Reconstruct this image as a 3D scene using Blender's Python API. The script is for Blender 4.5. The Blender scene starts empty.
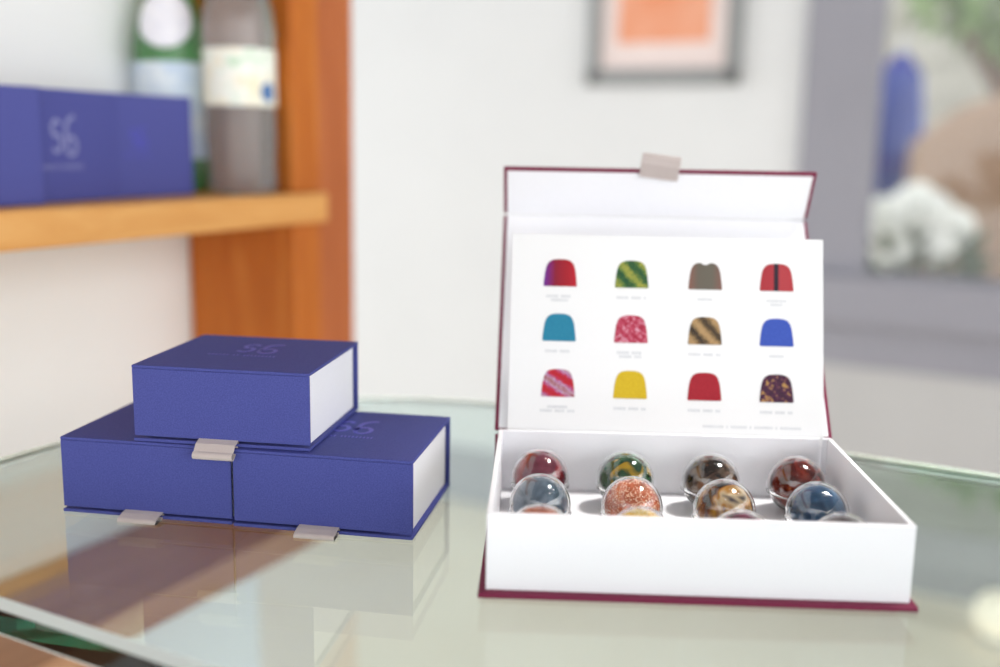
import bpy, bmesh, math, random
from mathutils import Vector, Matrix
random.seed(7)
scene = bpy.context.scene
COL = scene.collection
RZ = 0.80                      # heights in the room are given relative to this level
TB = 0.7986                    # height of the glass top above the floor
TH = -0.489                    # the room is turned by this much to the camera
N = Vector((math.cos(TH), math.sin(TH), 0)); D = Vector((-math.sin(TH), math.cos(TH), 0))

# ------------------------------------------------------------------ materials
def srgb(r, g, b):
    f = lambda c: (c/255/12.92) if c/255 <= 0.04045 else ((c/255+0.055)/1.055)**2.4
    return (f(r), f(g), f(b), 1)
def mat(name, col=(0.8, 0.8, 0.8, 1), rough=0.5, metal=0.0, trans=0.0, ior=1.45, coat=0.0, spec=0.5, sheen=0.0):
    m = bpy.data.materials.new(name); m.use_nodes = True
    p = m.node_tree.nodes['Principled BSDF']
    p.inputs['Base Color'].default_value = col
    p.inputs['Roughness'].default_value = rough
    p.inputs['Metallic'].default_value = metal
    p.inputs['Transmission Weight'].default_value = trans
    p.inputs['IOR'].default_value = ior
    p.inputs['Coat Weight'].default_value = coat
    p.inputs['Coat Roughness'].default_value = 0.03
    p.inputs['Specular IOR Level'].default_value = spec
    p.inputs['Sheen Weight'].default_value = sheen
    return m
def nodes(m): return m.node_tree.nodes, m.node_tree.links, m.node_tree.nodes['Principled BSDF']
def coords(m, scale=(1, 1, 1), rot=(0, 0, 0), loc=(0, 0, 0)):
    n, l, p = nodes(m)
    tc = n.new('ShaderNodeTexCoord'); mp = n.new('ShaderNodeMapping')
    mp.inputs['Scale'].default_value = scale; mp.inputs['Rotation'].default_value = rot; mp.inputs['Location'].default_value = loc
    l.new(tc.outputs['Object'], mp.inputs['Vector']); return mp.outputs['Vector']
def ramp(m, fac, stops, interp='LINEAR'):
    n, l, p = nodes(m)
    r = n.new('ShaderNodeValToRGB'); r.color_ramp.interpolation = interp
    e = r.color_ramp.elements
    while len(e) < len(stops): e.new(0.5)
    for i, (pos, c) in enumerate(stops): e[i].position = pos; e[i].color = c
    l.new(fac, r.inputs['Fac']); return r.outputs['Color']
def noise(m, vec, scale, detail=3, rough=0.5, dist=0.0):
    n, l, p = nodes(m)
    t = n.new('ShaderNodeTexNoise'); t.inputs['Scale'].default_value = scale; t.inputs['Detail'].default_value = detail
    t.inputs['Roughness'].default_value = rough; t.inputs['Distortion'].default_value = dist
    l.new(vec, t.inputs['Vector']); return t.outputs['Fac']
def wave(m, vec, scale, dist=0.0, detail=2, dscale=1.0):
    n, l, p = nodes(m)
    t = n.new('ShaderNodeTexWave'); t.inputs['Scale'].default_value = scale; t.inputs['Distortion'].default_value = dist
    t.inputs['Detail'].default_value = detail; t.inputs['Detail Scale'].default_value = dscale
    l.new(vec, t.inputs['Vector']); return t.outputs['Fac']
def voro(m, vec, scale, out='Distance'):
    n, l, p = nodes(m)
    t = n.new('ShaderNodeTexVoronoi'); t.inputs['Scale'].default_value = scale
    l.new(vec, t.inputs['Vector']); return t.outputs[out]
def setcol(m, c):
    n, l, p = nodes(m); l.new(c, p.inputs['Base Color'])
def bump(m, fac, strength=0.1, dist=0.001):
    n, l, p = nodes(m)
    b = n.new('ShaderNodeBump'); b.inputs['Strength'].default_value = strength; b.inputs['Distance'].default_value = dist
    l.new(fac, b.inputs['Height']); l.new(b.outputs['Normal'], p.inputs['Normal'])

def paper(name, a, b, scale=900, rough=0.55, spec=0.4, st=0.15, dist=0.0003):
    m = mat(name, a, rough, spec=spec)
    v = coords(m); f = noise(m, v, scale, 2)
    setcol(m, ramp(m, f, [(0.35, a), (0.65, b)])); bump(m, f, st, dist)
    return m
M = {}
M['blue'] = paper('blue_linen_paper', srgb(66, 71, 137), srgb(76, 82, 149), 1500, 0.6, 0.15)
M['blue_top'] = M['blue']
M['shelf_blue'] = paper('violet_blue_paper', srgb(70, 74, 142), srgb(78, 82, 152), 1500, 0.5, 0.3)
M['white_card'] = paper('white_card', srgb(236, 236, 240), srgb(239, 239, 243), 1200, 0.6, 0.3, 0.05)
M['white_print'] = paper('white_print_paper', srgb(224, 224, 225), srgb(226, 226, 227), 1200, 0.45, 0.3, 0.03)
M['maroon'] = paper('maroon_paper', srgb(112, 34, 62), srgb(124, 42, 72), 1500, 0.55, 0.2)
rb = mat('satin_ribbon', srgb(196, 184, 180), 0.4, 0.0, sheen=0.3)
v = coords(rb, (1, 1, 1)); f = wave(rb, v, 900, 0.5); setcol(rb, ramp(rb, f, [(0, srgb(170, 157, 154)), (1, srgb(198, 186, 182))])); bump(rb, f, 0.2, 0.0002)
M['ribbon'] = rb
M['foil'] = mat('blue_foil', srgb(76, 76, 186), 0.4, 0.2)
M['silver_foil'] = mat('silver_foil', srgb(138, 141, 188), 0.5, 0.1)
M['clear'] = mat('clear_plastic', (1, 1, 1, 1), 0.0, trans=1.0, ior=1.45)
M['table_glass'] = mat('float_glass', (1, 1, 1, 1), 0.0, trans=1.0, ior=1.5)
n_, l_, p_ = nodes(M['table_glass'])
va = n_.new('ShaderNodeVolumeAbsorption'); va.inputs['Color'].default_value = (0.15, 0.62, 0.50, 1); va.inputs['Density'].default_value = 12.0
l_.new(va.outputs['Volume'], n_['Material Output'].inputs['Volume'])
M['pane'] = mat('window_glass', (1, 1, 1, 1), 0.0, trans=1.0, ior=1.45)
M['leg_white'] = paper('white_leg_paint', srgb(226, 226, 224), srgb(230, 230, 228), 60, 0.4)
M['chrome'] = mat('brushed_steel', srgb(190, 190, 192), 0.3, 1.0)
v = coords(M['chrome'], (40, 40, 1)); f = noise(M['chrome'], v, 30, 2); bump(M['chrome'], f, 0.05, 0.0002)

def wood(name, dark, mid, light, scale=(14, 2.2, 14), sc=1.0, rough=0.5):
    m = mat(name, mid, rough, spec=0.35)
    v = coords(m, scale); f = noise(m, v, 3.0*sc, 6, 0.6, 1.2)
    setcol(m, ramp(m, f, [(0.25, dark), (0.5, mid), (0.78, light)])); bump(m, f, 0.15, 0.002)
    return m
M['pine_shelf'] = wood('honey_pine_along', srgb(206, 144, 76), srgb(218, 160, 92), srgb(230, 180, 114))
M['pine_upright'] = wood('orange_pine_upright', srgb(168, 86, 18), srgb(186, 104, 32), srgb(204, 128, 58), (12, 12, 1.6))
M['pine_red'] = wood('reddish_pine_upright', srgb(158, 84, 42), srgb(176, 98, 52), srgb(190, 114, 66), (12, 12, 1.6))
M['pine_low'] = wood('brown_pine_lower', srgb(158, 118, 88), srgb(174, 132, 100), srgb(188, 146, 114))

def plaster(name, c1, c2, sc=6, rough=0.85):
    m = mat(name, c1, rough, spec=0.2)
    v = coords(m); f = noise(m, v, sc, 4); setcol(m, ramp(m, f, [(0.3, c1), (0.7, c2)]))
    f2 = noise(m, v, 220, 3); bump(m, f2, 0.05, 0.001); return m
M['wall'] = plaster('white_plaster', srgb(222, 224, 225), srgb(225, 227, 228))
M['wall_left'] = plaster('warm_white_plaster', srgb(226, 229, 229), srgb(229, 232, 232))
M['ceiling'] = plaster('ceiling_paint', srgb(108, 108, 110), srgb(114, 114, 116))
M['grey_paint'] = plaster('lilac_grey_paint', srgb(150, 150, 159), srgb(154, 154, 163), 5, 0.6)
M['backlit_wall'] = plaster('backlit_wall_grey', srgb(186, 186, 186), srgb(190, 190, 190), 5, 0.6)  # pale grey paints in the backlit wall under the window
M['wall_falloff'] = plaster('wall_falloff_grey', srgb(122, 124, 122), srgb(128, 130, 128), 5, 0.6)  # dark grey paints in the loss of light towards the floor
M['floor'] = mat('cream_floor', srgb(226, 222, 212), 0.45)
v = coords(M['floor']); f = noise(M['floor'], v, 5, 5); setcol(M['floor'], ramp(M['floor'], f, [(0.3, srgb(246, 231, 210)), (0.7, srgb(251, 238, 219))]))

# ------------------------------------------------------------------ mesh helpers
def box(bm, x0, x1, y0, y1, z0, z1):
    vs = [bm.verts.new((x, y, z)) for z in (z0, z1) for y in (y0, y1) for x in (x0, x1)]
    for q in ((0, 2, 3, 1), (4, 5, 7, 6), (0, 1, 5, 4), (2, 6, 7, 3), (0, 4, 6, 2), (1, 3, 7, 5)):
        bm.faces.new([vs[i] for i in q])
    return vs
def bevel(bm, w, seg=2):
    bmesh.ops.bevel(bm, geom=list(bm.edges), offset=w, segments=seg, affect='EDGES', profile=0.5, clamp_overlap=True)
def lathe(bm, prof, seg=48, close=False):
    rings = []
    for r, z in prof:
        if r < 1e-7: rings.append([bm.verts.new((0, 0, z))])
        else: rings.append([bm.verts.new((r*math.cos(2*math.pi*k/seg), r*math.sin(2*math.pi*k/seg), z)) for k in range(seg)])
    pairs = list(zip(rings, rings[1:])) + ([(rings[-1], rings[0])] if close else [])
    for a, b in pairs:
        for k in range(seg):
            k2 = (k+1) % seg
            if len(a) == 1 and len(b) == 1: continue
            if len(a) == 1: bm.faces.new((a[0], b[k2], b[k]))
            elif len(b) == 1: bm.faces.new((a[k], a[k2], b[0]))
            else: bm.faces.new((a[k], a[k2], b[k2], b[k]))
def prism(bm, pts, z0, z1):
    lo = [bm.verts.new((x, y, z0)) for x, y in pts]; hi = [bm.verts.new((x, y, z1)) for x, y in pts]
    k = len(pts)
    bm.faces.new(list(reversed(lo))); bm.faces.new(hi)
    for i in range(k): bm.faces.new((lo[i], lo[(i+1) % k], hi[(i+1) % k], hi[i]))
    return lo, hi
def strip_yz(bm, path, t, x0, x1):
    """a band following a path of (y, z), thickness t, spanning x0..x1"""
    k = len(path); up, dn = [], []
    for i in range(k):
        a = Vector(path[max(i-1, 0)]); b = Vector(path[min(i+1, k-1)])
        d = (b-a).normalized(); nn = Vector((-d.y, d.x))*t/2; p = Vector(path[i])
        up.append(p+nn); dn.append(p-nn)
    loop = up + dn[::-1]
    A = [bm.verts.new((x0, q.x, q.y)) for q in loop]; B = [bm.verts.new((x1, q.x, q.y)) for q in loop]
    m = len(loop)
    for i in range(m):
        j = (i+1) % m; bm.faces.new((A[i], A[j], B[j], B[i]))
    for i in range(k-1):
        bm.faces.new((A[i], A[m-1-i], A[m-2-i], A[i+1])); bm.faces.new((B[i+1], B[m-2-i], B[m-1-i], B[i]))
def stroke(bm, path, w, z0, z1):
    """flat stroke of width w along a path of (x, y), as a thin solid"""
    k = len(path); L, R = [], []
    for i in range(k):
        a = Vector(path[max(i-1, 0)]); b = Vector(path[min(i+1, k-1)])
        d = (b-a).normalized(); ww = w[i] if isinstance(w, list) else w
        nn = Vector((-d.y, d.x))*ww/2; p = Vector(path[i]); L.append(p+nn); R.append(p-nn)
    for i in range(k-1):
        q = [L[i], R[i], R[i+1], L[i+1]]
        lo = [bm.verts.new((c.x, c.y, z0)) for c in q]; hi = [bm.verts.new((c.x, c.y, z1)) for c in q]
        bm.faces.new(hi); bm.faces.new(lo[::-1])
        for a in range(4):
            b = (a+1) % 4; bm.faces.new((lo[a], lo[b], hi[b], hi[a]))
def tube(bm, pts, rads, seg=10):
    rings = []
    for i, p in enumerate(pts):
        p = Vector(p); a = Vector(pts[max(i-1, 0)]); b = Vector(pts[min(i+1, len(pts)-1)])
        d = (b-a).normalized(); r = rads[i] if isinstance(rads, (list, tuple)) else rads
        s = d.orthogonal().normalized() if abs(d.z) > 0.9 else d.cross(Vector((0, 0, 1))).normalized(); t = d.cross(s)
        rings.append([bm.verts.new(p + r*(math.cos(2*math.pi*k/seg)*s + math.sin(2*math.pi*k/seg)*t)) for k in range(seg)])
    for a, b in zip(rings, rings[1:]):
        for k in range(seg): bm.faces.new((a[k], a[(k+1) % seg], b[(k+1) % seg], b[k]))
    bm.faces.new(rings[0][::-1]); bm.faces.new(rings[-1])
def obj(name, bm, m, parent=None, smooth=False):
    bmesh.ops.recalc_face_normals(bm, faces=list(bm.faces))
    me = bpy.data.meshes.new(name); bm.to_mesh(me); bm.free()
    if smooth:
        for p in me.polygons: p.use_smooth = True
    o = bpy.data.objects.new(name, me); COL.objects.link(o)
    o.data.materials.append(m)
    if parent is not None: o.parent = parent
    return o
def boxobj(name, dims, m, parent=None, bv=0.0, seg=2):
    bm = bmesh.new(); box(bm, *dims)
    if bv: bevel(bm, bv, seg)
    return obj(name, bm, m, parent)
def tag(o, label, cat, group=None):
    o['label'] = label; o['category'] = cat
    if group: o['group'] = group
    return o
def thing(name, label, cat, loc, rz=0.0, group=None):
    o = bpy.data.objects.new(name, None); COL.objects.link(o); o.empty_display_size = 0.02
    o.location = loc; o.rotation_euler = (0, 0, rz); return tag(o, label, cat, group)
def struct(o): o['kind'] = 'structure'; return o
def W(a, b, z): # room frame (along back wall, away, height over the table top) -> world
    p = a*N + b*D; return Vector((p.x, p.y, z+RZ))
def room(o, a=0, b=0, z=0): o.location = W(a, b, z); o.rotation_euler = (0, 0, TH); return o
def rbox(name, dims, m, bv=0.0):
    a0, a1, b0, b1, z0, z1 = dims; ca, cb = (a0+a1)/2, (b0+b1)/2
    o = boxobj(name, (a0-ca, a1-ca, b0-cb, b1-cb, 0, z1-z0), m, None, bv); return room(o, ca, cb, z0)

# ------------------------------------------------------------------ the room
FL = -RZ
struct(rbox('floor', (-3.2, 3.2, -2.6, 2.51, FL-0.1, FL), M['floor']))
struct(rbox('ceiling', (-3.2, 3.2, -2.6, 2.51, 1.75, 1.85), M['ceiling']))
BW = 2.41
WL, WR, WB, WT = -0.380, 0.9, -0.083, 1.25
bm = bmesh.new()
box(bm, -3.2, WL, BW, BW+0.05, FL, 1.75); box(bm, WR, 3.2, BW, BW+0.05, FL, 1.75)
box(bm, WL, WR, BW, BW+0.05, FL, WB); box(bm, WL, WR, BW, BW+0.05, WT, 1.75)
struct(room(obj('wall_back', bm, M['wall'])))
struct(rbox('wall_left', (-0.93, -0.811, -1.2, 0.915, FL, 1.75), M['wall_left']))
# grey window surround: casing, projecting sill, apron, painted shade panels below it and the pane
bm = bmesh.new()
box(bm, -0.53, WL, BW-0.022, BW, WB, WT+0.16); box(bm, WL+0.0002, WL+0.004, BW-0.022, BW+0.05, WB, WT); box(bm, WL+0.004, WR, BW-0.022, BW+0.05, WB+0.0002, WB+0.004); box(bm, WR, WR+0.168, BW-0.022, BW, WB, WT+0.16); box(bm, WL, WR, BW-0.022, BW, WT, WT+0.16)
win = struct(room(obj('window_1', bm, M['grey_paint'])))
boxobj('sill', (-0.545, WR+0.18, BW-0.055, BW, -0.19, WB), M['grey_paint'], win, 0.006)
boxobj('apron', (-0.53, WR+0.168, BW-0.015, BW, -0.29, -0.191), M['grey_paint'], win)
boxobj('pane', (WL+0.004, WR, BW+0.020, BW+0.026, WB+0.004, WT), M['pane'], win)
struct(rbox('wall_shade_panel_1', (-0.53, WR+0.168, BW-0.008, BW, -0.52, -0.291), M['backlit_wall']))
struct(rbox('wall_shade_panel_2', (-0.53, WR+0.168, BW-0.012, BW, FL+0.151, -0.5205), M['wall_falloff']))
struct(rbox('baseboard_back', (-3.2, 3.2, BW-0.018, BW, FL, FL+0.15), M['grey_paint'], 0.004))

# ------------------------------------------------------------------ picture on the back wall
pf = thing('picture_frame', 'grey framed picture with an orange print hanging on the white back wall', 'picture', W(-0.861, BW-0.001, 0.327), TH)
hw, fh, ft = 0.1845, 0.50, 0.024
M['frame_grey'] = mat('grey_metal_frame', srgb(138, 140, 141), 0.45, 0.2)
v = coords(M['frame_grey']); f = noise(M['frame_grey'], v, 60, 3); setcol(M['frame_grey'], ramp(M['frame_grey'], f, [(0.3, srgb(132, 135, 136)), (0.7, srgb(146, 148, 148))]))
M['corner'] = mat('dark_frame_corner', srgb(92, 94, 93), 0.5)
v = coords(M['corner']); setcol(M['corner'], ramp(M['corner'], noise(M['corner'], v, 80), [(0.3, srgb(88, 90, 89)), (0.7, srgb(98, 100, 99))]))
bm = bmesh.new()
box(bm, -hw, hw, -ft, 0, 0, 0.036); box(bm, -hw, hw, -ft, 0, fh-0.03, fh); box(bm, -hw, -hw+0.03, -ft, 0, 0.03, fh-0.03); box(bm, hw-0.03, hw, -ft, 0, 0.03, fh-0.03)
obj('frame', bm, M['frame_grey'], pf)
for s in (-1, 1):
    boxobj('corner_piece', (s*(hw-0.014)-0.015, s*(hw-0.014)+0.015, -ft-0.003, -ft, 0.0, 0.032), M['corner'], pf, 0.001)
M['mat_board'] = paper('pale_pink_mat_board', srgb(232, 216, 212), srgb(236, 221, 217), 40)
boxobj('mat_board', (-hw+0.03, hw-0.03, -0.012, -0.006, 0.036, fh-0.03), M['mat_board'], pf)
pr = mat('orange_print', srgb(232, 160, 125), 0.6)
v = coords(pr); setcol(pr, ramp(pr, noise(pr, v, 7, 3), [(0.35, srgb(230, 148, 108)), (0.65, srgb(234, 170, 140))]))
boxobj('print', (-0.112, 0.112, -0.014, -0.012, 0.096, fh-0.06), pr, pf)

# ------------------------------------------------------------------ pine shelf unit
SZ = 0.1392
sh = tag(rbox('shelf_board', (-0.808, -0.668, -0.6, 0.818, SZ-0.0285, SZ), M['pine_shelf']), 'honey pine shelf board carrying the blue boxes and bottles', 'shelf')
bm = bmesh.new(); box(bm, 0, 0.014, -0.709, 0.748, -0.0290, 0.0); bevel(bm, 0.003)
ns = obj('nosing', bm, M['pine_shelf'], sh); ns.location = (0.0701, 0, 0.0285)
tag(rbox('shelf_board', (-0.808, -0.668, -0.6, 0.921, -0.245, -0.215), M['pine_low'], 0.002), 'brown lower shelf board seen through the glass table top', 'shelf')
tag(rbox('shelf_upright', (-0.808, -0.668, 0.8185, 0.861, -0.2148, 1.55), M['pine_upright'], 0.002), 'orange pine upright board the shelf ends against', 'shelf upright')
tag(rbox('shelf_upright', (-0.808, -0.670, 0.8615, 0.921, -0.2148, 1.55), M['pine_red'], 0.002), 'reddish pine upright at the outer end of the shelving, next to the white wall', 'shelf upright')
tag(rbox('shelf_board', (-0.808, -0.668, -0.6, 0.818, 0.56, 0.59), M['pine_shelf'], 0.002), 'upper pine shelf board above the bottles', 'shelf')

# ------------------------------------------------------------------ gift boxes
def loop_path(length, droop, gap, back=0.0):
    """ribbon loop: out along -y, round the nose, and back under"""
    p = [(back, 0.0), (-length*0.5, -droop*0.35), (-length+gap*0.6, -droop)]
    cx, cz, r = -length+gap*0.6, -droop-gap/2, gap/2
    for k in range(1, 12):
        a = math.pi/2 + math.pi*k/12; p.append((cx + r*1.2*math.cos(a), cz + r*math.sin(a)))
    p += [(cx, cz-r), (-length*0.45, cz-r*0.9+droop*0.45), (back, -gap*0.42)]
    return p
def ribbon(parent, x, y, z, w, length, droop, gap, mm=None, label=None):
    bm = bmesh.new(); strip_yz(bm, loop_path(length, droop, gap), 0.0006, -w/2, w/2)
    o = obj('ribbon_pull', bm, mm or M['ribbon'], parent); o.location = (x, y, z)
    o['label'] = label or 'grey satin ribbon pull'
    return o
def emblem(parent, cx, cy, z, size, m, name='emblem'):
    bm = bmesh.new(); s = size
    def arc(x, y, rx, ry, a0, a1, k=14): return [(x+rx*math.cos(math.radians(a0+(a1-a0)*i/k)), y+ry*math.sin(math.radians(a0+(a1-a0)*i/k))) for i in range(k+1)]
    S = arc(-0.22, 0.27, 0.15, 0.21, 30, 250) + arc(-0.24, -0.10, 0.17, 0.22, 80, -140)
    six = arc(0.42, 0.22, 0.30, 0.36, 85, 190) + arc(0.30, -0.18, 0.18, 0.24, 180, 540)
    for pth in (S, six): stroke(bm, [(cx+x*s, cy+y*s) for x, y in pth], s*0.10, z, z+0.00012)
    x = cx-0.85*s
    for wlen in (6, 2, 9):
        for _ in range(wlen):
            stroke(bm, [(x, cy-0.78*s), (x, cy-0.66*s)], s*0.035, z, z+0.0001); x += s*0.085
        x += s*0.07
    o = obj(name, bm, m, parent); return o
def gift_box(label, loc, rz, Wd, Dp, H, group=None, pull=True, foil='foil', mblue='blue', droop=0.0014):
    t = 0.0017
    g = thing('gift_box', label, 'box', loc, rz, group)
    mb = M[mblue]
    boxobj('base_panel', (0, Wd, -0.0006, Dp, 0, t), mb, g, 0.0004)
    boxobj('top_panel', (0, Wd, 0, Dp, H-t, H), mb, g, 0.0006)
    boxobj('front_flap', (0.0002, Wd-0.0002, 0.0001, t, t+0.0011, H-t), mb, g, 0.0003)
    boxobj('spine', (0.0002, Wd-0.0002, Dp-t, Dp-0.0001, t, H-t), mb, g, 0.0003)
    o = boxobj('tray', (0.0024, Wd-0.0024, t+0.0050, Dp-t-0.0016, t, H-t-0.0001), M['white_card'], g, 0.0004); o['label'] = 'white inner tray'
    if pull: ribbon(g, Wd*0.485, 0.0012, t+0.0017, 0.0208, 0.0100, droop, 0.0036)
    if foil: emblem(g, Wd*0.50, Dp*0.60, H, 0.024, M[foil])
    return g
BH = 0.0405; BW_, BD_ = 0.0938, 0.0867
gift_box('left of the two lower blue boxes on the glass', (-0.22745, 0.52502, TB), -0.1645, BW_, BD_, BH, 'blue gift boxes stacked on the glass')
gift_box('right of the two lower blue boxes on the glass, nearest the open box', (-0.13384, 0.50799, TB), -0.1649, BW_, BD_, BH, 'blue gift boxes stacked on the glass')
gift_box('topmost blue gift box of the stack on the glass table', (-0.18661, 0.5194, TB+BH+0.0002), -0.1464, BW_, BD_, 0.0398, 'blue gift boxes stacked on the glass', droop=0.0050)
# three more stand on edge on the shelf, their tops turned to the room
def stand_box(label, b0, wb, foil, a=-0.70, turn=0.0):
    g = gift_box(label, (0, 0, 0), 0, wb, 0.0875, 0.034, 'blue boxes standing on the pine shelf', False, None, 'shelf_blue')
    if foil: emblem(g, foil[1]*wb, 0.049, 0.034, foil[2], M[foil[0]])
    # local x -> +b, local y -> up, local z -> +a
    Rm = Matrix(((N.x, D.x, 0), (N.y, D.y, 0), (0, 0, 1))).to_3x3()
    L = Matrix(((0, 0, 1), (1, 0, 0), (0, 1, 0)))   # columns of images in (a,b,z)
    g.rotation_euler = (Matrix.Rotation(turn, 3, 'Z') @ Rm @ L).to_euler(); g.location = W(a-0.034, b0, SZ+0.0007); return g
stand_box('violet-blue box standing on the shelf, cut by the picture edge', 0.4705, 0.0785, None, -0.690, math.radians(-3))
stand_box('middle blue box standing on the shelf with a silver monogram', 0.5515, 0.0855, ('silver_foil', 0.26, 0.030), -0.697, math.radians(8))
stand_box('blue box standing on the shelf in front of the green bottle', 0.6400, 0.0875, ('foil', 0.30, 0.018), -0.712, math.radians(-3))

# ------------------------------------------------------------------ bottles
def bottle_mat(name, c, dens, base, tr):
    m = mat(name, base, 0.03, trans=tr, ior=1.36)
    n, l, p = nodes(m); va = n.new('ShaderNodeVolumeAbsorption'); va.inputs['Color'].default_value = c; va.inputs['Density'].default_value = dens
    l.new(va.outputs['Volume'], n['Material Output'].inputs['Volume']); return m
M['green_glass'] = bottle_mat('green_bottle_glass', (0.25, 0.90, 0.32, 1), 10, (0.30, 0.70, 0.32, 1), 0.75)
M['clear_glass'] = bottle_mat('clear_bottle_glass', (0.93, 0.90, 0.90, 1), 3, (0.90, 0.87, 0.86, 1), 0.88)
def sleeve(bm, r, z0, z1, a0, a1, t=0.0006, k=28):
    pts = [(r*math.cos(a0+(a1-a0)*i/k), r*math.sin(a0+(a1-a0)*i/k)) for i in range(k+1)] + [((r+t)*math.cos(a1-(a1-a0)*i/k), (r+t)*math.sin(a1-(a1-a0)*i/k)) for i in range(k+1)]
    prism(bm, pts, z0, z1)
gb = thing('water_bottle', 'green glass bottle with pale blue label and round white shoulder sticker on the shelf', 'bottle', W(-0.7752, 0.771, SZ), TH)
R = 0.0348
bm = bmesh.new(); lathe(bm, [(0, 0), (R-0.004, 0), (R, 0.004), (R, 0.135), (R-0.002, 0.15), (R-0.008, 0.172), (R-0.017, 0.20), (0.0155, 0.225), (0.014, 0.27), (0.0155, 0.272), (0.0155, 0.28), (0, 0.28)], 56)
obj('body', bm, M['green_glass'], gb, True)
lb = mat('pale_blue_label', srgb(200, 220, 240), 0.5)
v = coords(lb, (1, 1, 1)); setcol(lb, ramp(lb, noise(lb, v, 40, 2), [(0.4, srgb(196, 214, 234)), (0.6, srgb(222, 233, 240))]))
bm = bmesh.new(); sleeve(bm, R+0.0002, 0.032, 0.122, math.radians(-175), math.radians(85)); obj('label', bm, lb, gb)
st = mat('white_sticker', srgb(232, 234, 244), 0.5); v = coords(st); setcol(st, ramp(st, noise(st, v, 90), [(0.3, srgb(226, 228, 240)), (0.7, srgb(240, 241, 248))]))
bm = bmesh.new()   # round sticker lying on the shoulder, bent to it
ca = math.radians(-55); rings = []
def shoulder_r(z):
    pr_ = [(0.135, R), (0.15, R-0.002), (0.172, R-0.008), (0.20, R-0.017), (0.225, 0.0155)]
    for (z0, r0), (z1, r1) in zip(pr_, pr_[1:]):
        if z <= z1: return r0+(r1-r0)*max(0, (z-z0)/(z1-z0))
    return 0.0155
for off in (0.0006, 0.0014):
    rr = []
    for j in range(0, 7):
        q = j/6*0.027
        rr.append([(q*math.cos(2*math.pi*k/32), 0.160+q*0.95*math.sin(2*math.pi*k/32)) for k in range(32)])
    rings.append([[bm.verts.new(((shoulder_r(z)+off)*math.cos(ca+s/max(shoulder_r(z), 0.02)), (shoulder_r(z)+off)*math.sin(ca+s/max(shoulder_r(z), 0.02)), z)) for s, z in ring] for ring in rr[1:]])
for layer in rings:
    for A, B in zip(layer, layer[1:]):
        for k in range(32): bm.faces.new((A[k], A[(k+1) % 32], B[(k+1) % 32], B[k]))
    bm.faces.new(layer[0])
A, B = rings[0][-1], rings[1][-1]
for k in range(32): bm.faces.new((A[k], A[(k+1) % 32], B[(k+1) % 32], B[k]))
obj('shoulder_sticker', bm, st, gb, True)
cp = mat('green_cap', srgb(40, 90, 60), 0.35, 0.5); v = coords(cp); setcol(cp, ramp(cp, noise(cp, v, 60), [(0.3, srgb(36, 84, 56)), (0.7, srgb(46, 98, 66))]))
bm = bmesh.new(); lathe(bm, [(0, 0.295), (0.0155, 0.295), (0.0165, 0.292), (0.0165, 0.275), (0.0160, 0.275), (0.0160, 0.2805), (0, 0.2805)], 32); obj('cap', bm, cp, gb, True)

cb = thing('water_bottle', 'clear bottle with cream and blue label on the shelf beside the orange upright', 'bottle', W(-0.7015, 0.7840, SZ), TH)
R2 = 0.034
prof = [(0, 0.003), (0.022, 0.0), (R2-0.003, 0), (R2, 0.005), (R2-0.0012, 0.03), (R2, 0.06), (R2-0.001, 0.08), (R2-0.001, 0.135), (R2, 0.15), (R2-0.002, 0.17), (R2-0.010, 0.20), (0.014, 0.225), (0.0125, 0.245), (0.0145, 0.247), (0.0145, 0.26), (0, 0.26)]
inner = [(0, 0.006), (R2-0.006, 0.006), (R2-0.003, 0.010), (R2-0.003, 0.15), (R2-0.005, 0.17), (R2-0.013, 0.20), (0.0115, 0.225), (0.0105, 0.259), (0, 0.259)]
bm = bmesh.new(); lathe(bm, prof, 56); lathe(bm, [(r_*0.93 if zz < 0.07 else r_, zz) for r_, zz in inner], 56)
for vv in bm.verts:   # flutes in the lower body
    if 0.004 < vv.co.z < 0.07:
        a = math.atan2(vv.co.y, vv.co.x); s = 1-0.05*(0.5+0.5*math.cos(8*a)); vv.co.x *= s; vv.co.y *= s
obj('body', bm, M['clear_glass'], cb, True)
lb2 = mat('cream_label', srgb(236, 236, 226), 0.5)
v = coords(lb2, (1, 1, 1)); setcol(lb2, ramp(lb2, noise(lb2, v, 45, 3), [(0.35, srgb(236, 226, 196)), (0.55, srgb(240, 242, 236)), (0.72, srgb(186, 216, 186))]))
bm = bmesh.new(); sleeve(bm, R2-0.0006, 0.082, 0.134, math.radians(-170), math.radians(60)); obj('label', bm, lb2, cb)
bl = mat('blue_label_mark', srgb(70, 110, 170), 0.5); v = coords(bl); setcol(bl, ramp(bl, noise(bl, v, 120), [(0.3, srgb(60, 98, 160)), (0.7, srgb(96, 138, 186))]))
bm = bmesh.new(); pts = []
for off in (0.0002, 0.0007):
    pts.append([bm.verts.new(((R2+off)*math.cos(math.radians(0)+0.009*math.cos(2*math.pi*k/20)/R2), (R2+off)*math.sin(math.radians(0)+0.009*math.cos(2*math.pi*k/20)/R2), 0.095+0.009*math.sin(2*math.pi*k/20))) for k in range(20)])
bm.faces.new(pts[0]); bm.faces.new(pts[1])
for k in range(20): bm.faces.new((pts[0][k], pts[0][(k+1) % 20], pts[1][(k+1) % 20], pts[1][k]))
obj('label_mark', bm, bl, cb)
bm = bmesh.new(); lathe(bm, [(0, 0.276), (0.0145, 0.276), (0.0155, 0.273), (0.0155, 0.25), (0.0149, 0.25), (0.0149, 0.2605), (0, 0.2605)], 32); obj('cap', bm, st, cb, True)

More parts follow.
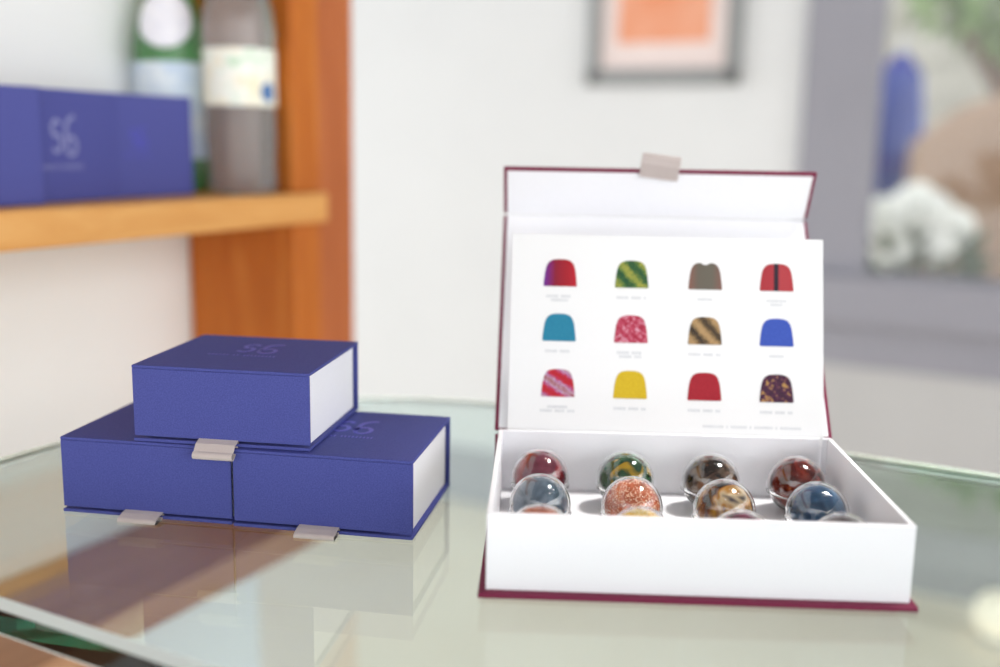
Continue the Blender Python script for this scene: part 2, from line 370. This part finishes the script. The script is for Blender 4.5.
# ------------------------------------------------------------------ glass table
A0, A1, B0, B1 = -0.5595, 0.95, 0.268, 0.692
GT = 0.018
def rrect(a0, a1, b0, b1, rads, k=26):
    pts = []
    for (cx, cy, r, s) in ((a0+rads[0], b0+rads[0], rads[0], 180), (a1-rads[1], b0+rads[1], rads[1], 270), (a1-rads[2], b1-rads[2], rads[2], 0), (a0+rads[3], b1-rads[3], rads[3], 90)):
        for i in range(k+1):
            a = math.radians(s+90*i/k); pts.append((cx+r*math.cos(a), cy+r*math.sin(a)))
    return pts
ca, cb_ = (A0+A1)/2, (B0+B1)/2
tb = thing('glass_table', 'glass table top with green edge carrying the boxes', 'table', W(ca, cb_, FL), TH)
bm = bmesh.new(); ch_ = 0.0036; rings = []
for ins, zz in ((ch_, TB-GT), (0, TB-GT+ch_), (0, TB-ch_), (ch_, TB)):
    rings.append([bm.verts.new((x, y, zz)) for x, y in rrect(A0-ca+ins, A1-ca-ins, B0-cb_+ins, B1-cb_-ins, (0.06-ins, 0.13-ins, 0.18-ins, 0.24-ins))])
m_ = len(rings[0])
for q_, (ra, rb2) in enumerate(zip(rings, rings[1:])):
    for k in range(m_):
        f_ = bm.faces.new((ra[k], ra[(k+1) % m_], rb2[(k+1) % m_], rb2[k])); f_.material_index = 0 if q_ == 1 else 1
bm.faces.new(rings[0][::-1]); bm.faces.new(rings[-1])
gt = obj('table_top', bm, M['table_glass'], tb)
M['arris'] = mat('ground_glass_edge', srgb(226, 234, 232), 0.35, trans=0.35)
v = coords(M['arris']); bump(M['arris'], noise(M['arris'], v, 900, 2), 0.1, 0.0002)
gt.data.materials.append(M['arris'])
for (a, b) in ((-0.535, 0.292), (0.85, 0.34), (0.75, 0.60), (0.22, 0.30)):
    bm = bmesh.new(); lathe(bm, [(0, 0.0), (0.028, 0.0), (0.028, 0.008), (0.02, 0.012), (0.02, TB-GT-0.008), (0.021, TB-GT-0.006), (0.021, TB-GT-0.0001), (0, TB-GT-0.0001)], 32)
    o = obj('leg', bm, M['leg_white'], tb, True); o.location = (a-ca, b-cb_, 0)

# ------------------------------------------------------------------ open display box
RW, RD, RA = 0.18297, 0.1347, -0.03527
ob = thing('display_box', 'open maroon box with white tray of bonbons on the glass', 'box', (-0.00433, 0.43075, TB), RA)
e, bt = 0.0027, 0.0024
boxobj('base_panel', (-e-0.0006, RW+e, -e-0.0014, RD+0.0072, 0, bt), M['maroon'], ob, 0.0007)
HY, HZ = RD+0.0048, 0.0352
boxobj('spine', (-e+0.0004, RW+e-0.0004, RD+0.0044, RD+0.0066, bt, HZ-0.0022), M['maroon'], ob, 0.0005)
o = boxobj('spine_lining', (-e+0.003, RW+e-0.003, RD+0.0042, RD+0.0044, bt, HZ-0.003), M['white_card'], ob); o['label'] = 'white paper lining'
bm = bmesh.new(); wt, z0, z1 = 0.0022, bt+0.0001, 0.0374
box(bm, 0, RW, 0, wt, z0, z1)                                   # front wall
box(bm, 0, wt, wt, RD, z0, z1); box(bm, RW-wt, RW, wt, RD, z0, z1)
box(bm, wt, RW-wt, wt, RD, z0, z0+0.0006)
sl = RW-wt-0.0042
box(bm, wt, sl, RD-wt, RD, z0+0.0006, z1); box(bm, sl, RW-wt, RD-wt, RD, z0+0.0006, 0.0195); box(bm, sl+0.0016, RW-wt, RD-wt, RD, 0.0195, z1)
o = obj('tray', bm, M['white_card'], ob); o['label'] = 'white open tray'
bv = o.modifiers.new('soft', 'BEVEL'); bv.width = 0.0004; bv.segments = 2; bv.limit_method = 'ANGLE'
# lid: leaning back from the hinge, front flap folded towards the front at its top edge
lv = Vector((0.0905, 0.1150)).normalized()*0.1455; lid_ang = math.atan2(lv.y, lv.x)
fv = Vector((-0.0185, 0.0310)).normalized()*0.0345; fl_ang = math.atan2(fv.y, fv.x)
def panel(name, m, length, t0, t1, x0, x1, y0=0.0, bv=0.0006):
    return boxobj(name, (x0, x1, y0, length, t0, t1), m, None, bv)
lid = panel('lid_panel', M['maroon'], 0.1455, -0.0022, 0, -e, RW+e); lid.parent = ob; lid.location = (0, HY+0.0016, HZ); lid.rotation_euler = (lid_ang, 0, 0)
ll = panel('lid_lining', M['white_card'], 0.145, 0, 0.0005, -e+0.0022, RW+e-0.0022, 0.001, 0.0002); ll.parent = lid; ll['label'] = 'white paper lining'
fl = panel('front_flap', M['maroon'], 0.0345, -0.0022, 0, -e, RW+e, 0.0012); fl.parent = ob
fl.location = (0, HY+0.0016+lv.x, HZ+lv.y); fl.rotation_euler = (fl_ang, 0, 0)
l2 = panel('flap_lining', M['white_card'], 0.0325, 0, 0.0005, -e+0.0022, RW+e-0.0022, 0.001, 0.0002); l2.parent = fl; l2['label'] = 'white paper lining'
bm = bmesh.new(); strip_yz(bm, [(q[0], q[1]) for q in loop_path(0.0098, 0.002, 0.0040, 0.004)], 0.0006, -0.0115, 0.0115)
rp = obj('ribbon_pull', bm, M['ribbon'], fl); rp['label'] = 'grey satin ribbon pull'
rp.location = (RW/2-0.0005, 0.0345, 0.0030); rp.rotation_euler = (0.0, math.radians(4), math.pi+math.radians(-5))

# ------------------------------------------------------------------ menu card with twelve printed bonbons
CW, CH = 0.1755, 0.1175
cang = math.atan2(0.108, 0.0315)
card = thing('menu_card', 'white menu card printed with twelve bonbons leaning inside the open lid', 'card', (0, 0, 0))
cl = Vector((RW/2+0.0008, RD+0.0019, 0.0305)); cl.rotate(Matrix.Rotation(RA, 3, 'Z'))
card.location = Vector((-0.00433, 0.43075, TB)) + cl; card.rotation_euler = (cang, 0, RA)
boxobj('sheet', (-CW/2, CW/2, 0, CH, -0.0007, 0), M['white_print'], card, 0.0001, 1)

def pmat(name, build):
    m = mat(name, (0.5, 0.5, 0.5, 1), 0.5, spec=0.3); build(m); return m
def pk(r, g, b): c = srgb(r, g, b); return (c[0]*0.70, c[1]*0.70, c[2]*0.70, 1)
def rand(m, stops, scale=220, detail=3, dist=0.5, interp='LINEAR'): setcol(m, ramp(m, noise(m, coords(m), scale, detail, 0.5, dist), stops, interp))
def grad(m, stops, ax=0):
    n, l, p = nodes(m); s = n.new('ShaderNodeSeparateXYZ'); l.new(coords(m, (1/0.019,)*3, (0, 0, 0), (0.5, 0, 0)), s.inputs[0])
    setcol(m, ramp(m, s.outputs[ax], stops))
def diag(m, stops, ang, scale, dist=3.0):
    setcol(m, ramp(m, wave(m, coords(m, (1, 1, 1), (0, 0, math.radians(ang))), scale, dist, 2, 60), stops))
def plain(a, b): return lambda m: rand(m, [(0.3, a), (0.7, b)], 900)
PM = [
 ('purple and red printed bonbon', lambda m: grad(m, [(0.05, pk(120, 40, 150)), (0.35, pk(150, 20, 50)), (0.7, pk(178, 24, 40)), (1, pk(200, 30, 50))])),
 ('green and yellow striped printed bonbon', lambda m: diag(m, [(0.1, pk(30, 75, 50)), (0.45, pk(50, 120, 60)), (0.75, pk(96, 140, 60)), (1, pk(205, 190, 80))], -42, 34, 5.0)),
 ('grey brown notched printed bonbon', lambda m: grad(m, [(0.05, pk(140, 100, 88)), (0.3, pk(112, 104, 92)), (0.7, pk(112, 106, 94)), (1, pk(140, 98, 88))])),
 ('red printed bonbon with dark middle stripe', lambda m: grad(m, [(0.0, pk(180, 50, 60)), (0.40, pk(186, 56, 66)), (0.43, pk(44, 32, 48)), (0.54, pk(44, 32, 48)), (0.57, pk(190, 66, 74)), (1, pk(190, 62, 70))])),
 ('turquoise printed bonbon', plain(pk(28, 132, 168), pk(42, 146, 180))),
 ('pink and red speckled printed bonbon', lambda m: rand(m, [(0.40, pk(176, 36, 66)), (0.52, pk(204, 76, 104)), (0.66, pk(235, 170, 190))], 420, 4)),
 ('tan and black striped printed bonbon', lambda m: diag(m, [(0.1, pk(44, 36, 30)), (0.35, pk(120, 96, 64)), (0.65, pk(176, 142, 96)), (1, pk(196, 160, 112))], -42, 36, 4.0)),
 ('blue printed bonbon', plain(pk(54, 84, 186), pk(66, 96, 200))),
 ('red white and purple swirl printed bonbon', lambda m: diag(m, [(0.0, pk(196, 26, 44)), (0.4, pk(210, 36, 56)), (0.6, pk(150, 90, 190)), (0.82, pk(240, 210, 226)), (1, pk(150, 40, 40))], 122, 30, 2.5)),
 ('yellow printed bonbon', plain(pk(222, 186, 20), pk(236, 202, 34))),
 ('plain dark red printed bonbon', plain(pk(168, 20, 40), pk(184, 28, 48))),
 ('purple and gold spotted printed bonbon', lambda m: rand(m, [(0.45, pk(66, 26, 56)), (0.56, pk(96, 40, 74)), (0.64, pk(196, 150, 84))], 330, 2)),
]
M['ink'] = mat('pale_grey_ink', srgb(196, 198, 202), 0.6); v = coords(M['ink']); setcol(M['ink'], ramp(M['ink'], noise(M['ink'], v, 300), [(0.3, srgb(190, 192, 196)), (0.7, srgb(202, 204, 208))]))
def bell(w, h, notch=False):
    half = [(0.475, 0.0), (0.497, 0.035), (0.494, 0.10), (0.478, 0.30), (0.458, 0.50), (0.434, 0.66), (0.396, 0.80), (0.335, 0.905), (0.25, 0.965), (0.14, 0.993), (0.05, 1.0)]
    pts = [(x*w, y*h) for x, y in half] + [(-x*w, y*h) for x, y in half[::-1]]
    if notch: pts = [(x, y-h*0.12*math.exp(-((x/(w*0.11))**2))) for x, y in pts]
    return pts
cxs = (-0.0600, -0.0196, 0.0218, 0.0618); cys = (0.0876, 0.0564, 0.0250)
caps = [(11, 7), (12,), (6,), (8, 5), (11,), (11, 9), (13,), (6,), (8, 14), (13,), (13,), (13,)]
for i, (lab, fn) in enumerate(PM):
    r, c = divmod(i, 4)
    bm = bmesh.new(); prism(bm, bell(0.019, 0.0156, i == 2), 0.00001, 0.00016)
    o = obj('printed_bonbon', bm, pmat('print_ink', fn), card); o.location = (cxs[c], cys[r], 0); o['label'] = lab
    bm = bmesh.new()
    for li, nl in enumerate(caps[i]):
        x = -nl*0.0014/2
        for k in range(nl):
            if k in (5, 10) and nl > 8: x += 0.0014; continue
            box(bm, x, x+0.0010, -0.0064-li*0.0022, -0.0049-li*0.0022, 0.00001, 0.00006); x += 0.0014
    o = obj('caption', bm, M['ink'], card); o.location = (cxs[c], cys[r], 0)
bm = bmesh.new(); x = 0.021
for nl in (9, 1, 7, 1, 8, 1, 9):
    for k in range(nl): box(bm, x, x+0.0009, 0.0100, 0.0114, 0.00001, 0.00006); x += 0.0013
    x += 0.0013
obj('footnote', bm, M['ink'], card)

# ------------------------------------------------------------------ bonbons in their clear capsules
def choc(name, fn, rough=0.16):
    m = mat(name, (0.3, 0.2, 0.1, 1), rough, coat=0.6, spec=0.5); fn(m); return m
def marble(stops, scale=90, detail=3, dist=1.2, loc=(0, 0, 0)): return lambda m: setcol(m, ramp(m, noise(m, coords(m, (1, 1, 1), (0, 0, 0), loc), scale, detail, 0.5, dist), stops))
def glitter(m, a, b, c):
    n, l, p = nodes(m); v = coords(m)
    base = ramp(m, noise(m, v, 160, 5, 0.7), [(0.35, a), (0.6, b)])
    vo = voro(m, v, 1500, 'Color'); sp = ramp(m, vo, [(0.62, (0, 0, 0, 1)), (0.72, (1, 1, 1, 1))])
    mx = n.new('ShaderNodeMix'); mx.data_type = 'RGBA'; l.new(sp, mx.inputs['Factor']); l.new(base, mx.inputs['A']); mx.inputs['B'].default_value = c
    l.new(mx.outputs['Result'], p.inputs['Base Color'])
BON = [
 # back row
 ('maroon bonbon with a red patch in clear capsule, back row behind the slate blue one', marble([(0.36, srgb(150, 24, 30)), (0.44, srgb(112, 44, 62)), (0.7, srgb(128, 56, 76))], 60, 1, 0.6, (0.3, 0, 0))),
 ('green bonbon with yellow patches in clear capsule behind the orange speckled one', marble([(0.32, srgb(186, 150, 30)), (0.40, srgb(36, 76, 40)), (0.55, srgb(50, 98, 62)), (0.7, srgb(40, 84, 60))], 85, 2, 1.0, (0.1, 0.2, 0))),
 ('dark brown marbled bonbon in clear capsule behind the amber and cream one', marble([(0.44, srgb(34, 20, 16)), (0.5, srgb(70, 48, 34)), (0.64, srgb(104, 80, 58))], 75, 2, 1.2)),
 ('rust red bonbon with a grey streak in clear capsule, in the back right corner', marble([(0.36, srgb(84, 16, 10)), (0.55, srgb(124, 34, 20)), (0.72, srgb(146, 56, 36))], 80, 2, 1.0, (0.05, 0.1, 0.2))),
 # middle row
 ('slate blue-grey bonbon in clear capsule, middle row', marble([(0.34, srgb(62, 84, 98)), (0.5, srgb(104, 122, 140)), (0.68, srgb(130, 146, 162))], 70, 3, 0.8)),
 ('orange bonbon with glittering speckles in clear capsule', lambda m: glitter(m, srgb(176, 78, 40), srgb(222, 124, 88), srgb(250, 206, 176))),
 ('amber, cream and dark brown marbled bonbon in clear capsule', marble([(0.38, srgb(44, 30, 32)), (0.46, srgb(112, 66, 30)), (0.53, srgb(176, 120, 40)), (0.60, srgb(200, 178, 142)), (0.68, srgb(80, 70, 74))], 58, 2, 1.2, (0.2, 0.1, 0))),
 ('steel blue bonbon in clear capsule near the right wall of the tray', marble([(0.34, srgb(34, 62, 90)), (0.55, srgb(62, 98, 134)), (0.7, srgb(80, 116, 150))], 70, 2, 0.8, (0.4, 0, 0))),
 # front row: only their tops clear the tray wall
 ('salmon pink bonbon low behind the front wall, in front of the slate blue one', marble([(0.35, srgb(176, 84, 66)), (0.65, srgb(218, 146, 124))], 110)),
 ('yellow bonbon low behind the front wall, in front of the orange speckled one', lambda m: glitter(m, srgb(222, 168, 50), srgb(240, 206, 100), srgb(255, 240, 190))),
 ('wine purple bonbon low behind the front wall, in front of the amber one', marble([(0.35, srgb(84, 24, 50)), (0.65, srgb(124, 48, 76))], 110)),
 ('grey bonbon low behind the front wall, in front of the steel blue one', marble([(0.35, srgb(70, 62, 64)), (0.65, srgb(136, 128, 130))], 110)),
]
bx = [RW/2+k*0.0454 for k in (-1.5, -0.5, 0.5, 1.5)]; by = (0.1095, 0.0672, 0.0235)
FZ = z0+0.0007; BR, CR = 0.0139, 0.0152
def capsule_mesh():
    bm = bmesh.new(); zc = CR; t = 0.00035; zf = CR-0.0044; prof = []
    ang = lambda z: z-zc
    outer = []
    for i in range(0, 19):                                     # bottom (flattened) up to the flange
        z = zf*i/18; r = math.sqrt(max(0, CR*CR-(zc-max(z, 0.0006))**2)) if i else 0
        outer.append((r, max(z, 0.0) if i else 0.0))
    outer[1] = (outer[1][0], 0.0)
    rz = math.sqrt(CR*CR-(zc-zf)**2); outer += [(rz+0.0010, zf), (rz+0.0012, zf+0.0003), (rz+0.0010, zf+0.0006)]
    for i in range(1, 25):
        a = math.asin((zf+0.0006-zc)/CR) + (math.pi/2-math.asin((zf+0.0006-zc)/CR))*i/24
        outer.append((CR*math.cos(a) if i < 24 else 0, zc+CR*math.sin(a)))
    lathe(bm, outer, 48)
    ri = CR-t
    inner = [(ri*math.cos(-math.pi/2+math.pi*i/40) if 0 < i < 40 else 0, zc+ri*math.sin(-math.pi/2+math.pi*i/40)*(0.965 if i < 20 else 1)) for i in range(41)]
    nb = len(bm.faces); bmesh.ops.recalc_face_normals(bm, faces=list(bm.faces))
    bm2 = bmesh.new(); lathe(bm2, inner, 48); bmesh.ops.recalc_face_normals(bm2, faces=list(bm2.faces)); bmesh.ops.reverse_faces(bm2, faces=list(bm2.faces))
    tmp = bpy.data.meshes.new('capsule_inner'); bm2.to_mesh(tmp); bm2.free(); bm.from_mesh(tmp); bpy.data.meshes.remove(tmp)
    me = bpy.data.meshes.new('clear_capsule'); bm.to_mesh(me); bm.free()
    for p in me.polygons: p.use_smooth = True
    me.materials.append(M['clear']); return me
cap_me = capsule_mesh()
for i, (lab, fn) in enumerate(BON):
    r, c = divmod(i, 4)
    p = Vector((bx[c], by[r], FZ)); p.rotate(Matrix.Rotation(RA, 3, 'Z')); p += Vector((-0.00433, 0.43075, TB))
    bm = bmesh.new(); k = 28; br = 0.0144 if r == 0 else BR
    lathe(bm, [(br*math.cos(-math.pi/2+math.pi*j/k) if 0 < j < k else 0, CR + br*math.sin(-math.pi/2+math.pi*j/k)) for j in range(k+1)], 48)
    o = obj('bonbon', bm, choc('chocolate_shell', fn), None, True)
    o.location = p; o.rotation_euler = (0, 0, RA+i*1.3); tag(o, lab, 'chocolate', 'bonbons in the open box')
    co = bpy.data.objects.new('clear_capsule', cap_me); COL.objects.link(co); co.parent = o; co['label'] = 'clear plastic capsule'

# ------------------------------------------------------------------ outside the window, far out of focus
struct(rbox('ground', (-3.0, 4.0, BW+0.12, 7.0, FL-0.12, FL-0.02), plaster('terrace_paving', srgb(176, 168, 158), srgb(188, 180, 170), 3)))
sid = plaster('pale_siding', srgb(176, 174, 164), srgb(190, 188, 178), 3)
bm = bmesh.new(); box(bm, -3, 4, 5.6, 5.7, FL-0.02, 2.6)
for k in range(17): box(bm, -3, 4, 5.585, 5.6, FL+k*0.2, FL+k*0.2+0.17)
struct(room(obj('wall_exterior', bm, sid)))
wk = mat('tan_wicker', srgb(166, 138, 112), 0.6)
v = coords(wk); f = wave(wk, v, 40, 1.0); setcol(wk, ramp(wk, f, [(0.1, srgb(140, 112, 90)), (0.9, srgb(182, 156, 132))])); bump(wk, f, 0.4, 0.01)
ch = thing('wicker_chair', 'tan wicker armchair on the terrace outside the window', 'chair', W(-0.14, 3.80, FL-0.02), TH)
def shell(prof_w, z0, z1, y0, lean, t, curve, top):
    bm = bmesh.new(); nx, nz = 24, 16; F, B_ = [], []
    for j in range(nz+1):
        q = j/nz; rowf, rowb = [], []
        for i in range(nx+1):
            u = -1+2*i/nx; zt = z1-top*abs(u)**2.6
            z = z0+(zt-z0)*q; y = y0+lean*q-curve*u*u
            rowf.append(bm.verts.new((u*prof_w, y, z))); rowb.append(bm.verts.new((u*prof_w*1.02, y+t, z)))
        F.append(rowf); B_.append(rowb)
    for j in range(nz):
        for i in range(nx):
            bm.faces.new((F[j][i], F[j][i+1], F[j+1][i+1], F[j+1][i])); bm.faces.new((B_[j][i], B_[j+1][i], B_[j+1][i+1], B_[j][i+1]))
        for i in (0, nx): bm.faces.new((F[j][i], F[j+1][i], B_[j+1][i], B_[j][i]))
    for j in (0, nz):
        for i in range(nx): bm.faces.new((F[j][i], F[j][i+1], B_[j][i+1], B_[j][i]))
    return bm
obj('backrest', shell(0.36, 0.42, 1.20, 0.22, 0.10, 0.04, 0.14, 0.18), wk, ch, True)
boxobj('seat', (-0.32, 0.32, -0.32, 0.24, 0.36, 0.43), wk, ch, 0.02)
dk = mat('dark_brown_wicker', srgb(84, 66, 50), 0.7); v = coords(dk); setcol(dk, ramp(dk, wave(dk, v, 40, 1.0), [(0.1, srgb(62, 48, 36)), (0.9, srgb(96, 76, 58))]))
for s in (-1, 1):
    bm = bmesh.new(); tube(bm, [(s*0.33, 0.26, 0.66), (s*0.36, 0.05, 0.66), (s*0.36, -0.22, 0.64), (s*0.35, -0.30, 0.58), (s*0.34, -0.30, 0.40)], 0.028); obj('arm', bm, wk, ch, True)
    for y in (-0.28, 0.22):
        bm = bmesh.new(); tube(bm, [(s*0.29, y, 0.0), (s*0.29, y, 0.37)], [0.02, 0.026]); obj('leg', bm, wk, ch, True)
boxobj('skirt', (-0.30, 0.30, -0.318, -0.30, 0.12, 0.36), dk, ch, 0.004)
um = thing('parasol', 'furled blue parasol hanging beside the window casing outside', 'parasol', W(-0.605, 4.35, FL-0.02), TH)
nb = mat('navy_canvas', srgb(44, 62, 138), 0.8); v = coords(nb, (1, 1, 0.2)); f = noise(nb, v, 30, 3); setcol(nb, ramp(nb, f, [(0.3, srgb(30, 46, 112)), (0.7, srgb(66, 84, 160))])); bump(nb, f, 0.4, 0.01)
bm = bmesh.new(); lathe(bm, [(0, 0.80), (0.03, 0.81), (0.086, 0.86), (0.092, 1.02), (0.082, 1.16), (0.07, 1.29), (0.025, 1.36), (0, 1.37)], 32)
for vv in bm.verts:
    a = math.atan2(vv.co.y, vv.co.x); s = 1+0.16*math.cos(8*a); vv.co.x *= s; vv.co.y *= s
obj('canopy', bm, nb, um, True)
bm = bmesh.new(); tube(bm, [(0, 0, 0.03), (0, 0, 1.43)], 0.014); obj('pole', bm, M['chrome'], um, True)
bm = bmesh.new(); lathe(bm, [(0, 0), (0.16, 0), (0.16, 0.03), (0.03, 0.06), (0, 0.06)], 32); obj('base', bm, dk, um, True)
pl = thing('potted_hydrangea', 'white flowering plant in a tall pot just outside the window', 'plant', W(-0.345, 3.08, FL-0.02), TH)
pt = mat('grey_pot', srgb(120, 112, 104), 0.7); v = coords(pt); setcol(pt, ramp(pt, noise(pt, v, 20), [(0.3, srgb(108, 100, 92)), (0.7, srgb(132, 124, 116))]))
bm = bmesh.new(); lathe(bm, [(0, 0), (0.10, 0), (0.14, 0.60), (0.15, 0.62), (0.13, 0.62), (0.12, 0.58), (0, 0.58)], 40); obj('pot', bm, pt, pl, True)
wf = mat('white_petals', srgb(232, 234, 228), 0.7); v = coords(wf); setcol(wf, ramp(wf, noise(wf, v, 30), [(0.3, srgb(216, 220, 210)), (0.7, srgb(242, 242, 240))]))
def petal_ball(bm, c, r, cnt, s):
    for k in range(cnt):
        z = 1-2*(k+0.5)/cnt; q = math.sqrt(1-z*z); a = k*2.39996
        nn = Vector((q*math.cos(a), q*math.sin(a), z)); p = Vector(c)+nn*r*random.uniform(0.9, 1.05)
        t = nn.orthogonal().normalized(); b = nn.cross(t)
        vs = [bm.verts.new(p + s*(math.cos(j*math.pi/2+a)*t + math.sin(j*math.pi/2+a)*b) + nn*(0.004 if j % 2 else -0.002)) for j in range(4)]
        ctr = bm.verts.new(p+nn*0.006); under = bm.verts.new(p-nn*0.004)
        for j in range(4): bm.faces.new((vs[j], vs[(j+1) % 4], ctr)); bm.faces.new((vs[(j+1) % 4], vs[j], under))
for (x, y, z, r) in ((-0.075, -0.02, 0.82, 0.062), (0.03, -0.05, 0.835, 0.06), (-0.02, 0.05, 0.86, 0.055), (0.085, 0.02, 0.80, 0.052), (-0.045, -0.07, 0.735, 0.055), (0.05, -0.06, 0.755, 0.045)):
    bm = bmesh.new(); petal_ball(bm, (x, y, z), r, 130, 0.017); obj('flower_head', bm, wf, pl)
lf = mat('dark_leaf', srgb(58, 76, 46), 0.5); v = coords(lf); setcol(lf, ramp(lf, noise(lf, v, 25), [(0.3, srgb(40, 58, 32)), (0.7, srgb(74, 96, 56))]))
def leaves(bm, cnt, c, rad, s):
    for k in range(cnt):
        a = random.uniform(0, 6.283); z = random.uniform(-1, 1); q = math.sqrt(1-z*z)
        nn = Vector((q*math.cos(a), q*math.sin(a), z)); p = Vector(c)+Vector((nn.x*rad[0], nn.y*rad[1], nn.z*rad[2]))*random.uniform(0.55, 1.0)
        d = (nn+Vector((random.uniform(-.6, .6), random.uniform(-.6, .6), random.uniform(-.6, .6)))).normalized(); t = d.orthogonal().normalized(); u = d.cross(t)
        L = s*random.uniform(0.7, 1.2)
        P = [p, p+d*L*0.5+t*L*0.24, p+d*L, p+d*L*0.5-t*L*0.24]; vs = [bm.verts.new(x+u*0.0) for x in P]; mid = bm.verts.new(p+d*L*0.5-u*L*0.06)
        for j in range(4): bm.faces.new((vs[j], vs[(j+1) % 4], mid))
bm = bmesh.new(); leaves(bm, 130, (0.01, 0, 0.69), (0.13, 0.12, 0.10), 0.09); obj('foliage', bm, lf, pl)
bm = bmesh.new()
for k in range(6):
    a = k*1.05; tube(bm, [(0.03*math.cos(a), 0.03*math.sin(a), 0.58), (0.06*math.cos(a), 0.06*math.sin(a), 0.78)], 0.005, 6)
obj('stem', bm, lf, pl)
tr = thing('tree', 'leafy green tree on the terrace behind the wicker chair', 'tree', W(-0.22, 4.95, FL-0.02), TH)
bk = mat('brown_bark', srgb(112, 92, 76), 0.9); v = coords(bk, (8, 8, 1)); f = noise(bk, v, 6, 4); setcol(bk, ramp(bk, f, [(0.3, srgb(92, 74, 60)), (0.7, srgb(130, 108, 90))])); bump(bk, f, 0.5, 0.02)
bm = bmesh.new(); tube(bm, [(0, 0, 0), (0.02, 0.02, 0.7), (-0.05, 0, 1.25), (-0.28, 0, 1.62), (-0.42, 0.02, 1.9)], [0.07, 0.06, 0.055, 0.04, 0.02], 12)
tube(bm, [(-0.03, 0, 1.2), (0.15, 0.05, 1.6), (0.3, 0, 2.0)], [0.05, 0.035, 0.02], 10); obj('trunk', bm, bk, tr, True)
lf2 = mat('fresh_leaf', srgb(128, 158, 92), 0.5); v = coords(lf2); setcol(lf2, ramp(lf2, noise(lf2, v, 8), [(0.3, srgb(104, 138, 70)), (0.7, srgb(158, 182, 120))]))
bm = bmesh.new(); leaves(bm, 900, (0.05, 0, 1.76), (0.50, 0.3, 0.34), 0.12); obj('crown', bm, lf2, tr)
# cream globe on the floor by the back wall
gl = thing('globe_lamp', 'small round cream globe lamp on the floor, seen through the glass', 'lamp', W(-0.035, 2.23, FL), TH)
gm = mat('cream_globe', srgb(250, 238, 220), 0.5); n_, l_, p_ = nodes(gm); p_.inputs['Emission Color'].default_value = srgb(255, 238, 214); p_.inputs['Emission Strength'].default_value = 0.22
v = coords(gm); setcol(gm, ramp(gm, noise(gm, v, 20), [(0.3, srgb(248, 235, 216)), (0.7, srgb(252, 241, 224))]))
bm = bmesh.new(); k = 20; lathe(bm, [(0.050*math.sin(math.pi*j/k) if 0 < j < k else 0, 0.055-0.050*math.cos(math.pi*j/k)) for j in range(k+1)], 36); obj('globe', bm, gm, gl, True)
bm = bmesh.new(); lathe(bm, [(0, 0), (0.035, 0), (0.035, 0.008), (0.02, 0.014), (0, 0.014)], 28); obj('base', bm, M['chrome'], gl, True)

# ------------------------------------------------------------------ light
wd = bpy.data.worlds.new('daylight'); scene.world = wd; wd.use_nodes = True
bg = wd.node_tree.nodes['Background']; bg.inputs['Color'].default_value = (0.96, 0.98, 1.0, 1); bg.inputs['Strength'].default_value = 1.1
def ceiling_spot(a, b, power, size=0.09):
    l = bpy.data.lights.new('ceiling_spot', 'AREA'); l.shape = 'DISK'; l.size = size; l.energy = power; l.color = (1.0, 0.95, 0.88)
    o = bpy.data.objects.new('ceiling_spot', l); COL.objects.link(o); o.location = W(a, b, 1.70)
for a, b, p in ((0.09, 0.90, 0.5), (1.04, 1.23, 1.0), (0.19, -0.58, 0.9), (1.3, 0.2, 1.0)): ceiling_spot(a, b, p, 0.06)

sl = bpy.data.lights.new('tray_fill_spot', 'SPOT'); sl.energy = 46; sl.spot_size = math.radians(12.5); sl.spot_blend = 0.45; sl.shadow_soft_size = 0.11; sl.color = (1.0, 0.97, 0.93)  # unseen spot, added to brighten the open tray and its bonbons
spo = bpy.data.objects.new('tray_fill_spot', sl); COL.objects.link(spo); spo.location = (0.55, 0.62, TB+0.92)
spo.rotation_euler = (Vector((0.105, 0.50, TB)) - spo.location).to_track_quat('-Z', 'Y').to_euler()
sun = bpy.data.lights.new('low_daylight', 'SUN'); sun.energy = 0.65; sun.angle = math.radians(55); sun.color = (1.0, 0.99, 0.97)
so = bpy.data.objects.new('low_daylight', sun); COL.objects.link(so); so.location = (2, -4, 2)
so.rotation_euler = (-Vector((math.sin(math.radians(45))*math.cos(math.radians(14)), -math.cos(math.radians(45))*math.cos(math.radians(14)), math.sin(math.radians(14))))).to_track_quat('-Z', 'Y').to_euler()
# ------------------------------------------------------------------ camera
h, pitch, roll, F = 0.19428, 0.18232, 0.01774, 1050.0
cp_, sp_ = math.cos(pitch), math.sin(pitch); cr, sr = math.cos(roll), math.sin(roll)
r0 = Vector((1, 0, 0)); u0 = Vector((0, sp_, cp_)); fw = Vector((0, cp_, -sp_))
r = r0*cr+u0*sr; u = -r0*sr+u0*cr
cam = bpy.data.cameras.new('camera'); co = bpy.data.objects.new('camera', cam); COL.objects.link(co)
co.matrix_world = Matrix(((r.x, u.x, -fw.x, 0), (r.y, u.y, -fw.y, 0), (r.z, u.z, -fw.z, h+RZ), (0, 0, 0, 1)))
cam.sensor_width = 36; cam.lens = F/1000*36; cam.clip_start = 0.01
cam.dof.use_dof = True; cam.dof.focus_distance = 0.525; cam.dof.aperture_fstop = 2.8; cam.dof.aperture_blades = 0
scene.camera = co
vs_ = scene.view_settings; vs_.view_transform = 'Standard'; vs_.look = 'None'; vs_.gamma = 1.0; vs_.exposure = 0.96; vs_.use_curve_mapping = False
scene.cycles.max_bounces = 24; scene.cycles.transmission_bounces = 20; scene.cycles.glossy_bounces = 8; scene.cycles.diffuse_bounces = 6
